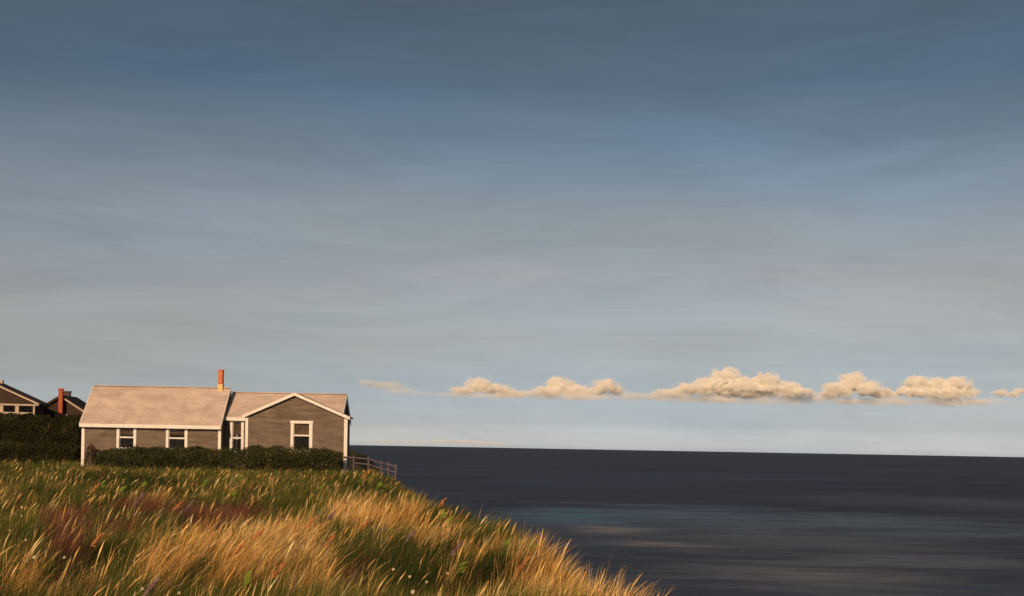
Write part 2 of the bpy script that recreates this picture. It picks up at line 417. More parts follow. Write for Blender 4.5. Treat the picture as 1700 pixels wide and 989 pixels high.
def lane(px, py, rx, ry, colr, strength, hard=0.6):
    """a current lane, slick or painted sky sheen lying on the water, ragged at its rim"""
    global cur
    def hit(a, b_):
        r = ray(a, b_); d = (EYE - SEA) / -r.z; return r.x * d, d
    (cx, cy), (_, y0), (_, y1) = hit(px, py), hit(px, py + ry), hit(px, py - ry)
    wx, wy = rx * cy / F, (y1 - y0) / 2
    mp = nn.new('ShaderNodeMapping'); mp.vector_type = 'POINT'
    mp.inputs['Scale'].default_value = (1 / wx, 1 / wy, 0); mp.inputs['Location'].default_value = (-cx / wx, -(y0 + y1) / 2 / wy, 0)
    ll.new(t.outputs['Object'], mp.inputs[0])
    ln_ = nn.new('ShaderNodeVectorMath'); ln_.operation = 'LENGTH'; ll.new(mp.outputs[0], ln_.inputs[0])
    ad = nn.new('ShaderNodeMath'); ad.operation = 'MULTIPLY_ADD'; ll.new(nd.outputs[0], ad.inputs[0]); ad.inputs[1].default_value = 2.6; ll.new(ln_.outputs['Value'], ad.inputs[2])
    mr_ = nn.new('ShaderNodeMapRange'); mr_.interpolation_type = 'SMOOTHSTEP'; mr_.inputs[1].default_value = 2.3; mr_.inputs[2].default_value = 2.3 - hard * 2; mr_.inputs[4].default_value = strength
    ll.new(ad.outputs[0], mr_.inputs[0])
    m_ = nn.new('ShaderNodeMix'); m_.data_type = 'RGBA'; ll.new(mr_.outputs[0], m_.inputs[0]); ll.new(cur, m_.inputs[6]); m_.inputs[7].default_value = (*colr, 1)
    cur = m_.outputs[2]


lane(1320, 930, 800, 80, (0.090, 0.108, 0.140), 0.9, 0.55)  # broad sky sheen on the near water, painted into its colour
lane(1150, 862, 480, 28, (0.085, 0.145, 0.225), 0.9, 0.55)
lane(1480, 876, 440, 30, (0.100, 0.145, 0.205), 0.85, 0.55)
lane(960, 860, 170, 16, (0.075, 0.160, 0.265), 0.9, 0.55)
lane(1620, 838, 360, 18, (0.075, 0.105, 0.145), 0.7, 0.55)
lane(1010, 880, 85, 9, (0.24, 0.235, 0.235), 0.65, 0.5)
lane(1090, 904, 120, 7, (0.22, 0.215, 0.215), 0.6, 0.5)
lane(1360, 965, 360, 46, (0.155, 0.165, 0.185), 0.85, 0.6)
lane(1560, 935, 240, 18, (0.12, 0.14, 0.17), 0.7, 0.6)
ll.new(cur, p.inputs['Color'])
nw = sea_noise(1.0, (0.16, 0.5, 1), 8, 0.62)
bb = nn.new('ShaderNodeBump'); bb.inputs['Strength'].default_value = 0.9; bb.inputs['Distance'].default_value = 1.7; ll.new(nw.outputs[0], bb.inputs['Height']); ll.new(bb.outputs[0], p.inputs['Normal']); ll.new(bb.outputs[0], gls.inputs['Normal'])
seao = raw_mesh('sea', np.stack([SX, SY, SZ], -1).reshape(-1, 3), np.zeros((0, 3), int), quads, m)
seao.data.shade_smooth()
tag(seao, 'dark slate blue sea reaching to the horizon', kind='structure')

# ------------------------------------------------------------------ the cottage


def px_x(px, py, d):
    return P(px, py, d).x


def px_z(px, py, d):
    return P(px, py, d).z


def wall_front(mb, x0, x1, z0, z1, y, t, holes, gable=None):
    """a wall in the plane y (outside) .. y+t (inside) with real openings"""
    xs = sorted({x0, x1, *[h[0] for h in holes], *[h[1] for h in holes]})
    zs = sorted({z0, z1, *[h[2] for h in holes], *[h[3] for h in holes]})
    for yy in (y, y + t):
        for i in range(len(xs) - 1):
            for j in range(len(zs) - 1):
                cx, cz = (xs[i] + xs[i + 1]) / 2, (zs[j] + zs[j + 1]) / 2
                if any(h[0] < cx < h[1] and h[2] < cz < h[3] for h in holes): continue
                mb.poly([(xs[i], yy, zs[j]), (xs[i + 1], yy, zs[j]), (xs[i + 1], yy, zs[j + 1]), (xs[i], yy, zs[j + 1])])
        if gable:
            mb.poly([(x0, yy, z1), (x1, yy, z1), (gable[0], yy, gable[1])])
    for h in holes:
        a, b, c, d = h
        mb.poly([(a, y, c), (a, y + t, c), (a, y + t, d), (a, y, d)]); mb.poly([(b, y, c), (b, y, d), (b, y + t, d), (b, y + t, c)])
        mb.poly([(a, y, c), (b, y, c), (b, y + t, c), (a, y + t, c)]); mb.poly([(a, y, d), (a, y + t, d), (b, y + t, d), (b, y, d)])


def window(parent, x0, x1, z0, z1, y, zrail, cw=0.15, trim='trim', head=True, blind=0.0, sill=True):
    """double-hung window filling the opening x0..x1, z0..z1 in the wall plane y: casing, sashes, rails, panes"""
    w = MB().box(x0 - cw, x0, y - 0.045, y + 0.10, z0, z1).build('window', M[trim], parent, bevel=0.008)
    MB().box(x1, x1 + cw, y - 0.045, y + 0.10, z0, z1).build('casing', M[trim], w, bevel=0.008)
    if head: MB().box(x0 - cw - 0.03, x1 + cw + 0.03, y - 0.055, y + 0.10, z1, z1 + cw * 0.95).build('casing', M[trim], w, bevel=0.008)
    if sill: MB().box(x0 - cw - 0.04, x1 + cw + 0.04, y - 0.10, y + 0.10, z0 - 0.09, z0).build('sill', M[trim], w, bevel=0.01)
    s = 0.035
    for (za, zb, yy) in ((zrail + 0.03, z1, y + 0.015), (z0, zrail - 0.03, y + 0.06)):
        g = MB().box(x0 + s, x1 - s, yy + 0.012, yy + 0.018, za, zb).build('pane', M['glass'], w)
        MB().box(x0 + 0.002, x0 + s, yy, yy + 0.035, za, zb).build('sash_stile', M[trim], w); MB().box(x1 - s, x1 - 0.002, yy, yy + 0.035, za, zb).build('sash_stile', M[trim], w)
    MB().box(x0 + 0.002, x1 - 0.002, y + 0.005, y + 0.05, zrail - 0.04, zrail + 0.06).build('meeting_rail', M[trim], w, bevel=0.006)
    MB().box(x0 + 0.002, x1 - 0.002, y + 0.055, y + 0.097, z0, z0 + 0.07).build('bottom_rail', M[trim], w)
    if blind:
        MB().box(x0 + 0.01, x1 - 0.01, y + 0.13, y + 0.14, z1 - (z1 - z0) * blind, z1 - 0.005).build('blind', M['blind'], w)
    return w


house = empty('cottage', (-18.6, 80.5, -0.3))
tag(house, 'low grey shingled seaside cottage with pale roofs and cream trim on the bluff', 'house')
HOFF = Vector((-18.6, 80.5, -0.3))


class HB(MB):      # mesh given in world coordinates, stored in the cottage's own frame
    def build(self, name, m, parent=None, **kw):
        self.v = [tuple(Vector(q) - HOFF) for q in self.v]
        return MB.build(self, name, m, parent or house, **kw)


def hwindow(*a, **k):
    w = window(house, *a, **k)
    for c in [w] + list(w.children):
        c.data.transform(Matrix.Translation(-HOFF))
    return w


ZB = -0.75
# --- the long wing
LX0, LX1 = px_x(136, 740, 79.0), px_x(366, 740, 79.0)
LY0, LY1 = 79.0, 83.4
LYR = (LY0 + LY1) / 2
LZE = px_z(250, 704, 78.8) + 0.08     # top of the wall, under the eave
LZR = px_z(262, 642, LYR)
W1 = (px_x(198, 730, 79), px_x(222, 730, 79)); W2 = (px_x(280, 730, 79), px_x(307, 730, 79))
wz0 = 1.16; wz1 = LZE - 0.13; wzr = px_z(210, 726, 79)
mb = HB(); wall_front(mb, LX0, LX1, ZB, LZE, LY0, 0.14, [(W1[0], W1[1], wz0, wz1), (W2[0], W2[1], wz0, wz1)]); mb.build('front_wall', M['shingle'], recalc=False)
for xa, xb in ((LX0, LX0 + 0.14), (LX1 - 0.14, LX1)):
    mb = HB(); a, bq = LY0 + 0.145, LY1
    pr = [(a, ZB), (bq, ZB), (bq, LZE), (LYR, LZR - 0.1), (a, LZE + 0.1)]
    mb.poly([(xa, y, z) for y, z in pr]); mb.poly([(xb, y, z) for y, z in reversed(pr)])
    for i in range(5):
        (y1, z1), (y2, z2) = pr[i], pr[(i + 1) % 5]
        mb.poly([(xa, y1, z1), (xb, y1, z1), (xb, y2, z2), (xa, y2, z2)])
    mb.build('end_wall', M['shingle'])
HB().box(LX0 + 0.145, LX1 - 0.145, LY1 - 0.14, LY1, ZB, LZE).build('rear_wall', M['shingle'])
HB().box(LX0 + 0.15, LX1 - 0.15, LY0 + 0.2, LY1 - 0.2, 0.0, 0.1).build('floor', M['inside'])


def roof_slab(x0, x1, ye, ze, yr, zr, th, over_x=0.16, over=0.28):
    """one sloping roof plane from the eave (ye,ze) to the ridge (yr,zr), overhanging"""
    k = (zr - ze) / (yr - ye)
    s = 1 if yr > ye else -1
    y0 = ye - s * over; z0 = ze - abs(k) * over
    return HB().hexa([(x0 - over_x, y0, z0), (x1 + over_x, y0, z0), (x1 + over_x, yr, zr), (x0 - over_x, yr, zr),
                      (x0 - over_x, y0, z0 + th), (x1 + over_x, y0, z0 + th), (x1 + over_x, yr, zr + th), (x0 - over_x, yr, zr + th)])


roof = roof_slab(LX0 + 0.1, LX1 - 0.12, LY0, LZE + 0.06, LYR, LZR - 0.12, 0.12).build('roof', M['roof'])
roof_slab(LX0 + 0.1, LX1 - 0.12, LY1, LZE + 0.06, LYR + 0.002, LZR - 0.12, 0.12).build('roof', M['roof'])
HB().bar((LX0 - 0.065, LYR, LZR + 0.015), (LX1 + 0.045, LYR, LZR + 0.015), 0.26, 0.05).build('ridge_cap', M['roof'], roof)
k = (LZR - 0.12 - LZE - 0.06) / (LYR - LY0)
ey, ez = LY0 - 0.28, LZE + 0.06 - k * 0.28
HB().box(LX0 - 0.06, LX1 + 0.04, ey - 0.04, ey - 0.003, ez - 0.11, ez + 0.12).build('fascia', M['trim'], bevel=0.01)
HB().box(LX0 - 0.055, LX1 + 0.035, ey, LY0 - 0.003, ez - 0.085, ez - 0.05).build('soffit', M['trim'])
for xa in (LX0 - 0.105, LX1 + 0.043):
    for sgn in (1, -1):
        yb = ey if sgn > 0 else 2 * LYR - ey
        HB().hexa([(xa, yb, ez - 0.10), (xa + 0.042, yb, ez - 0.10), (xa + 0.042, LYR, LZR - 0.22), (xa, LYR, LZR - 0.22),
                   (xa, yb, ez + 0.135), (xa + 0.042, yb, ez + 0.135), (xa + 0.042, LYR, LZR + 0.015), (xa, LYR, LZR + 0.015)]).build('rake_board', M['trim'])
for xa, xb in ((LX0 - 0.03, LX0 + 0.17), (LX1 - 0.16, LX1 + 0.03)):
    HB().box(xa, xb, LY0 - 0.035, LY0 + 0.143, ZB, ez - 0.09).build('corner_board', M['trim'], bevel=0.01)
hwindow(W1[0], W1[1], wz0, wz1, LY0, wzr, cw=0.17, head=False, blind=0.42)
hwindow(W2[0], W2[1], wz0, wz1, LY0, wzr, cw=0.17, head=False, blind=0.38)
# chimney at the ridge end of the long wing
CX0, CX1 = px_x(363.2, 630, LYR), px_x(370.4, 630, LYR)
CZ = px_z(366, 613, LYR)
ch = HB().box(CX0, CX1, LYR - 0.2, LYR + 0.2, LZR - 0.5, CZ - 0.09).build('chimney', M['brick'], bevel=0.008)
HB().box(CX0 - 0.012, CX1 + 0.012, LYR - 0.212, LYR + 0.212, CZ - 0.13, CZ - 0.03).build('chimney_cap', M['brick'], ch, bevel=0.008)
HB().box(CX0 + 0.08, CX1 - 0.08, LYR - 0.11, LYR + 0.11, CZ - 0.1, CZ - 0.01).build('flue', M['brick_dark'], ch)
HB().box(CX0 - 0.02, CX1 + 0.02, LYR - 0.22, LYR + 0.22, LZR - 0.35, LZR + 0.24).build('flashing', M['flash'], ch, bevel=0.008)

# --- the cross wing behind and its front gable
KY0, KYR = 80.0, 82.0
KY1 = 2 * KYR - KY0
KX0 = LX1 + 0.003
KX1 = px_x(575, 657, KYR) - 0.14
KZE = px_z(392, 694, KY0 - 0.2) + 0.1
KZR = px_z(470, 652.5, KYR)
GY0 = 78.8
GX0, GX1 = px_x(408, 720, GY0), px_x(576, 720, GY0)
GXM = px_x(490, 660, GY0)
GZE = px_z(493, 691.5, GY0); GZA = px_z(490, 655, GY0)
# link wall with its tall window
L0, L1 = px_x(386, 720, KY0), px_x(401, 720, KY0)
lz0, lz1 = 1.1, px_z(392, 700, KY0)
mb = HB(); wall_front(mb, KX0, GX0 + 0.3, ZB, KZE, KY0, 0.14, [(L0, L1, lz0, lz1)]); mb.build('link_wall', M['shingle'], recalc=False)
hwindow(L0, L1, lz0, lz1, KY0, px_z(392, 727, KY0), cw=0.15, head=True, blind=0.45)
HB().box(KX0, KX1, KY1 - 0.14, KY1, ZB, KZE).build('rear_wall', M['shingle'])
mb = HB(); pr = [(KY0, ZB), (KY1 - 0.145, ZB), (KY1 - 0.145, KZE), (KYR, KZR - 0.1), (KY0, KZE)]
for xx in (KX1 - 0.14, KX1): mb.poly([(xx, y, z) for y, z in pr])
for i in range(5):
    (y1, z1), (y2, z2) = pr[i], pr[(i + 1) % 5]
    mb.poly([(KX1 - 0.14, y1, z1), (KX1, y1, z1), (KX1, y2, z2), (KX1 - 0.14, y2, z2)])
mb.build('end_wall', M['shingle'])
r2 = roof_slab(KX0 + 0.2, KX1, KY0, KZE, KYR, KZR - 0.12, 0.12, over_x=0.16, over=0.22).build('roof', M['roof'])
roof_slab(KX0 + 0.2, KX1, KY1, KZE, KYR + 0.002, KZR - 0.12, 0.12, over_x=0.16, over=0.22).build('roof', M['roof'])
HB().bar((KX0 + 0.03, KYR, KZR + 0.012), (KX1 + 0.165, KYR, KZR + 0.012), 0.26, 0.05).build('ridge_cap', M['roof'], r2)
k2 = (KZR - 0.12 - KZE) / (KYR - KY0)
HB().box(KX0 + 0.045, GX0 + 0.1, KY0 - 0.26, KY0 - 0.223, KZE - k2 * 0.22 - 0.1, KZE - k2 * 0.22 + 0.12).build('fascia', M['trim'], bevel=0.01)
for sgn in (1, -1):
    yb = KY0 - 0.22 if sgn > 0 else KY1 + 0.22
    zb_ = KZE - k2 * 0.22
    HB().hexa([(KX1 + 0.163, yb, zb_ - 0.24), (KX1 + 0.20, yb, zb_ - 0.24), (KX1 + 0.20, KYR, KZR - 0.36), (KX1 + 0.163, KYR, KZR - 0.36),
               (KX1 + 0.163, yb, zb_ + 0.13), (KX1 + 0.20, yb, zb_ + 0.13), (KX1 + 0.20, KYR, KZR + 0.012), (KX1 + 0.163, KYR, KZR + 0.012)]).build('rake_board', M['trim'])
# gabled block
g0, g1 = px_x(487.5, 720, GY0), px_x(514, 720, GY0)
gz0, gz1 = 1.22, px_z(500, 703, GY0)
mb = HB(); wall_front(mb, GX0, GX1, ZB, GZE, GY0, 0.14, [(g0, g1, gz0, gz1)], gable=(GXM, GZA - 0.02)); mb.build('gable_wall', M['shingle'], recalc=False)
hwindow(g0, g1, gz0, gz1, GY0, px_z(500, 723, GY0), cw=0.19, head=True, blind=0.48)
for xa in (GX0, GX1 - 0.14):
    HB().box(xa, xa + 0.14, GY0 + 0.145, KY0 - 0.003 if xa == GX0 else KY0 + 0.14, ZB, GZE - 0.05).build('side_wall', M['shingle'])
HB().box(GX0 + 0.16, GX1 - 0.16, GY0 + 0.2, KY1 - 0.2, 0.0, 0.1).build('floor', M['inside'])
HB().box(KX1 + 0.003, GX1 - 0.143, KY0 + 0.003, KY0 + 0.14, ZB, GZE).build('side_wall', M['shingle'])
YBACK = KYR - 0.25
for xe, s in ((GX0, -1), (GX1, 1)):
    kk = (GZA - GZE) / abs(GXM - xe); ov = 0.2
    x2, z2 = xe + s * ov, GZE - kk * ov
    y0, y1 = GY0 - 0.2, YBACK
    ye_ = KY0 + 0.2 if s > 0 else y1
    HB().hexa([(x2, y0, z2), (GXM, y0, GZA), (GXM, y1, GZA), (x2, ye_, z2), (x2, y0, z2 + 0.11), (GXM, y0, GZA + 0.11), (GXM, y1, GZA + 0.11), (x2, ye_, z2 + 0.11)]).build('gable_roof', M['roof'])
    yf = y0 - 0.045
    HB().hexa([(x2, yf, z2 - 0.07), (GXM, yf, GZA - 0.07), (GXM, y0 - 0.003, GZA - 0.07), (x2, y0 - 0.003, z2 - 0.07),
               (x2, yf, z2 + 0.12), (GXM, yf, GZA + 0.12), (GXM, y0 - 0.003, GZA + 0.12), (x2, y0 - 0.003, z2 + 0.12)]).build('rake_board', M['trim'])
for xa, xb in ((GX0 - 0.03, GX0 + 0.15), (GX1 - 0.19, GX1 + 0.03)):
    HB().box(xa, xb, GY0 - 0.035, GY0 + 0.143, ZB, GZE - 0.02).build('corner_board', M['trim'], bevel=0.01)


# ------------------------------------------------------------------ hedges and shrubs
def leaf_mesh(pts, size, jit=0.5, up=0.3):
    n = len(pts)
    a = rng.normal(size=(n, 3)); a /= np.linalg.norm(a, axis=1, keepdims=True)
    c = rng.normal(size=(n, 3)); c[:, 2] += up
    c -= (c * a).sum(1, keepdims=True) * a; c /= np.linalg.norm(c, axis=1, keepdims=True)
    s = size * (1 + jit * (rng.random((n, 1)) - 0.5) * 2)
    v = np.stack([pts - c * s, pts + a * s * 0.42 - c * s * 0.1, pts + c * s, pts - a * s * 0.42 - c * s * 0.1], 1).reshape(-1, 3)
    q = np.arange(n * 4).reshape(n, 4)
    return v, q


def vnoise(p, s):
    return np.array([noise.noise(Vector((x * s, y * s, z * s))) for x, y, z in p])


def hedge(name, label, path, width, top_fn, n, size, mat='hedge', cat='hedge', lump=0.32):
    """path: list of (x,y); top_fn(t) world z of the top along the path"""
    path = np.array(path); seg = np.linalg.norm(np.diff(path, axis=0), axis=1); cum = np.concatenate([[0], np.cumsum(seg)]); L = cum[-1]
    c0 = path.mean(0); base = Vector((c0[0], c0[1], gz(c0[0], c0[1])))
    root = empty(name, base); tag(root, label, cat)
    t = rng.random(n); s = t * L
    px = np.interp(s, cum, path[:, 0]); py = np.interp(s, cum, path[:, 1])
    i = np.clip(np.searchsorted(cum, s) - 1, 0, len(seg) - 1)
    dirv = (path[i + 1] - path[i]) / seg[i][:, None]; nrm = np.stack([-dirv[:, 1], dirv[:, 0]], 1)
    # cross section: rounded, leaves mostly near the skin
    ang = rng.random(n) * math.pi * 1.0; rad = 1 - 0.45 * rng.random(n) ** 2
    u = np.cos(ang) * rad; w = np.sin(ang) ** 0.45 * rad
    top = np.array([top_fn(q) for q in t])
    g = ground(px, py)
    h = top - g
    lumpn = vnoise(np.stack([s * 1.0, u * 0.8, w * 1.0], 1), 0.9) * lump + vnoise(np.stack([s, u, w * 2], 1), 2.6) * lump * 0.5
    hh = h * (1 + lumpn * 0.45)
    ww = width / 2 * (1 + lumpn * 0.8)
    pts = np.stack([px + nrm[:, 0] * u * ww, py + nrm[:, 1] * u * ww, g - 0.1 + w * (hh + 0.1)], 1)
    pts += rng.normal(size=(n, 3)) * 0.03
    sprig = (rng.random(n) < 0.05) & (w > 0.8)
    pts[sprig, 2] += rng.random(sprig.sum()) * 0.12
    v, q = leaf_mesh(pts - np.array(base), size)
    tint = np.clip(0.42 + 0.55 * vnoise(pts, 1.1) + rng.normal(size=n) * 0.2, 0, 1)
    fo = raw_mesh('foliage', v, np.zeros((0, 3), int), q, M[mat], {'tint': np.repeat(tint, 4)}); fo.parent = root; fo['kind'] = 'stuff'
    # twiggy inside
    k = max(3, int(L / 0.8)); 
    for j in range(k):
        ss = (j + 0.5) / k * L; x = float(np.interp(ss, cum, path[:, 0])); y = float(np.interp(ss, cum, path[:, 1])); zg = gz(x, y); tp = top_fn(ss / L)
        st = MB(); hgt = (tp - zg) * 0.8
        st.tube([(x - base.x, y - base.y, zg - 0.1 - base.z), (x - base.x + random.uniform(-.1, .1), y - base.y, zg + hgt * 0.5 - base.z), (x - base.x + random.uniform(-.25, .25), y - base.y, zg + hgt - base.z)], [0.035, 0.025, 0.01], 5)
        for q in range(4):
            z0 = zg + hgt * random.uniform(0.3, 0.7) - base.z
            st.tube([(x - base.x, y - base.y, z0), (x - base.x + random.uniform(-.5, .5), y - base.y + random.uniform(-.3, .3), z0 + hgt * 0.3)], [0.015, 0.006], 4)
        st.build('stem', M['bark'], root)
    return root


def prof(pts, d):
    """height profile along t from photograph tops at distance d"""
    xs = [q[0] for q in pts]; zs = [px_z(q[0], q[1], d) for q in pts]
    x0, x1 = xs[0], xs[-1]
    return lambda t: float(np.interp(x0 + t * (x1 - x0), xs, zs))


hedge('hedge', 'long dark green hedge along the front wall of the cottage',
      [(px_x(163, 760, 77.2), 77.2), (px_x(568, 760, 77.2), 77.2)], 1.7,
      prof([(163, 756), (172, 746), (200, 742), (260, 743), (330, 744), (400, 745), (430, 741), (480, 742), (530, 746), (568, 748)], 77.2), 42000, 0.055)
hedge('hedge', 'low dark hedge on the bank beside the cottage, below the taller one',
      [(px_x(-40, 760, 86.5), 86.5), (px_x(134, 760, 85.0), 85.0)], 2.0,
      prof([(-40, 736), (20, 734), (70, 737), (134, 741)], 86), 22000, 0.065, 'hedge_dark')
hedge('hedge', 'tall dark shrubbery below the two brown houses on the bank',
      [(px_x(-50, 740, 95), 95), (px_x(150, 740, 93.0), 93.0)], 3.2,
      prof([(-50, 690), (10, 687), (50, 688), (66, 693), (84, 694), (110, 691), (135, 690), (150, 692)], 94), 42000, 0.075, 'hedge_dark')
hedge('dry_shrub', 'sparse brown dead shrub against the corner of the cottage', [(px_x(141, 760, 78.2), 78.2), (px_x(160, 760, 78.3), 78.3)], 0.7,
      prof([(141, 752), (150, 733), (160, 745)], 78.2), 900, 0.06, 'dry', 'shrub')
hedge('bluff_shrub', 'dark windblown shrub on the bluff rim beyond the fence end', [(-5.9, 66.5), (-5.15, 60.5)], 1.3,
      lambda t: gz(-5.9 + 0.75 * t, 66.5 - 6 * t) + 0.75 - 0.35 * abs(t - 0.3), 3000, 0.07, 'hedge', 'shrub')

# ------------------------------------------------------------------ the houses on the bank


def placed(px, py, plane_pt, nrm):
    r = ray(px, py); o_ = Vector((0, 0, EYE)); t = (Vector(plane_pt) - o_).dot(nrm) / r.dot(nrm)
    return o_ + r * t


# porch gabled house, half out of the frame
yaw = R(5)
B1 = Vector((px_x(62, 671, 106.0), 106.0, 0)); B1.z = 1.2
h1 = empty('porch_house', B1, yaw)
tag(h1, 'dark brown house with low gabled roof and a row of cream porch windows', 'house')
inv = (Matrix.Translation(B1) @ Matrix.Rotation(yaw, 4, 'Z')).inverted()
fn = Matrix.Rotation(yaw, 3, 'Z') @ Vector((0, -1, 0))


def loc1(px, py, back=0.0):
    return inv @ placed(px, py, B1 - fn * back, fn)


ez1 = loc1(58, 670.5).z
apx, apz = loc1(-28, 629.5).x, loc1(-28, 629.5).z
W = -apx * 2; Dp = 3.6
op = [loc1(x, 680, 0.35).x for x in (4.5, 26.5, 30.5, 56)]
wzt, wzb = loc1(30, 673.5, 0.35).z, loc1(30, 684, 0.35).z
opw = op[1] - op[0]
holes = [(op[0], op[1], wzb, wzt), (op[2], op[3], wzb, wzt), (op[0] - 0.2 - opw, op[0] - 0.2, wzb, wzt)]
kk = (apz - ez1) / (W / 2)
mb = MB(); wall_front(mb, -W + 0.35, -0.35, -1.2, ez1 + 0.1, 0.35, 0.14, holes, gable=(apx, apz - 0.1)); mb.build('gable_wall', M['dark_shingle'], h1, recalc=False)
for xa in (-W + 0.35, -0.49):
    MB().box(xa, xa + 0.14, 0.5, Dp - 0.4, -1.2, ez1 + 0.05).build('side_wall', M['dark_shingle'], h1)
MB().box(-W + 0.35, -0.35, Dp - 0.39, Dp - 0.25, -1.2, ez1 + 0.05).build('rear_wall', M['dark_shingle'], h1)
for h in holes:
    w = MB().box(h[0], h[1], 0.42, 0.43, h[2], h[3]).build('window', M['glass'], h1)
    MB().box(h[0] - 0.1, h[0] + 0.05, 0.30, 0.41, h[2], h[3]).build('casing', M['dull_trim'], w)
    MB().box(h[1] - 0.05, h[1] + 0.1, 0.301, 0.411, h[2], h[3]).build('casing', M['dull_trim'], w)
    MB().box(h[0] - 0.1, h[1] + 0.1, 0.27, 0.42, h[2] - 0.2, h[2] - 0.001).build('sill', M['dull_trim'], w)
MB().box(-W + 0.2, -0.02, 0.22, 0.345, wzt + 0.02, wzt + 0.16).build('porch_band', M['dull_trim'], h1)
for s_ in (-1, 1):
    xe_ = apx + s_ * (W / 2 + 0.15); zo = ez1 - kk * 0.15
    rf1 = MB().hexa([(xe_, 0, zo), (apx, 0, apz), (apx, Dp, apz), (xe_, Dp, zo), (xe_, 0, zo + 0.12), (apx, 0, apz + 0.12), (apx, Dp, apz + 0.12), (xe_, Dp, zo + 0.12)]).build('roof', M['dark_roof'], h1)
    MB().hexa([(xe_, -0.05, zo - 0.04), (apx, -0.05, apz - 0.04), (apx, -0.003, apz - 0.04), (xe_, -0.003, zo - 0.04),
               (xe_, -0.05, zo + 0.12), (apx, -0.05, apz + 0.12), (apx, -0.003, apz + 0.12), (xe_, -0.003, zo + 0.12)]).build('rake_board', M['dull_trim'], h1)
q = loc1(1, 636, 2.6)
MB().box(q.x - 0.22, q.x + 0.22, 2.4, 2.8, apz - 0.6, loc1(1, 631, 2.6).z).build('vent_stack', M['dull_trim'], h1, bevel=0.02)

# gabled house with a brick chimney
B2 = Vector((px_x(101, 680, 112.0), 112.0, 1.5)); yaw2 = R(6)
h2 = empty('gabled_house', B2, yaw2)
tag(h2, 'small dark gabled house with a red brick chimney up its front', 'house')
inv2 = (Matrix.Translation(B2) @ Matrix.Rotation(yaw2, 4, 'Z')).inverted(); fn2 = Matrix.Rotation(yaw2, 3, 'Z') @ Vector((0, -1, 0))


def loc2(px, py, back=0.0):
    return inv2 @ placed(px, py, B2 - fn2 * back, fn2)


za = loc2(101, 657.5).z; hw = 2.9; ze2 = loc2(139, 683).z - 0.35; L2 = 6.0
ze2 = za - (za - loc2(139, 682).z) * hw / loc2(139, 682).x
wins = [(loc2(92.5, 680).x, loc2(96.0, 680).x), (loc2(106, 680).x, loc2(111.0, 680).x)]
wt, wb = loc2(100, 674).z, loc2(100, 687).z
holes = [(a, b_, wb, wt) for a, b_ in wins]
mb = MB(); wall_front(mb, -hw, hw, -1.2, ze2, 0.0, 0.14, holes if wt < ze2 else [(a, b_, wb, min(wt, ze2 - 0.05)) for a, b_ in wins], gable=(0, za)); mb.build('gable_wall', M['dark_shingle'], h2, recalc=False)
wt = min(wt, ze2 - 0.05)
for a, b_ in wins:
    w = MB().box(a, b_, 0.06, 0.07, wb, wt).build('window', M['glass'], h2)
    for x in (a, b_): MB().box(x - 0.05, x + 0.05, -0.03, 0.05, wb, wt).build('casing', M['dull_trim'], w)
    MB().box(a - 0.06, b_ + 0.06, -0.04, 0.055, wb - 0.08, wb - 0.001).build('sill', M['dull_trim'], w)
    MB().box(a + 0.05, b_ - 0.05, 0.0, 0.055, (wb + wt) / 2 - 0.04, (wb + wt) / 2 + 0.04).build('meeting_rail', M['dull_trim'], w)
for x in (-hw, hw - 0.14): MB().box(x, x + 0.14, 0.145, L2, -1.2, ze2).build('side_wall', M['dark_shingle'], h2)
rr = None
for s in (-1, 1):
    kk = (za - ze2) / hw; xo = s * (hw + 0.25); zo = ze2 - kk * 0.25
    rr = MB().hexa([(xo, -0.25, zo), (0, -0.25, za), (0, L2, za), (xo, L2, zo), (xo, -0.25, zo + 0.13), (0, -0.25, za + 0.13), (0, L2, za + 0.13), (xo, L2, zo + 0.13)]).build('roof', M['dark_roof'], h2)
    MB().hexa([(xo, -0.30, zo - 0.1), (0, -0.30, za - 0.1), (0, -0.253, za - 0.1), (xo, -0.253, zo - 0.1), (xo, -0.30, zo + 0.07), (0, -0.30, za + 0.07), (0, -0.253, za + 0.07), (xo, -0.253, zo + 0.07)]).build('rake_board', M['dull_trim'] if s > 0 else M['dark_shingle'], h2)
c0, c1 = loc2(97, 670, -0.55).x, loc2(103.8, 670, -0.55).x; ct = loc2(100, 644.5, -0.55).z
ch2 = MB().box(c0, c1, -0.62, -0.31, -1.2, ct - 0.1).build('front_chimney', M['brick_far'], h2, bevel=0.01)
MB().box(c0 - 0.04, c1 + 0.04, -0.66, -0.27, ct - 0.17, ct).build('chimney_cap', M['brick_far'], ch2, bevel=0.01)
d0, d1 = loc2(106, 652, 3.0).x, loc2(117, 652, 3.0).x; dt = loc2(110, 649, 3.0).z
ch3 = MB().box(d0, d1, 2.75, 3.25, za - 0.8, dt - 0.08).build('rear_chimney', M['brick_dark'], h2, bevel=0.01)
MB().box(d0 - 0.04, d1 + 0.04, 2.71, 3.29, dt - 0.14, dt).build('chimney_cap', M['brick_dark'], ch3, bevel=0.01)

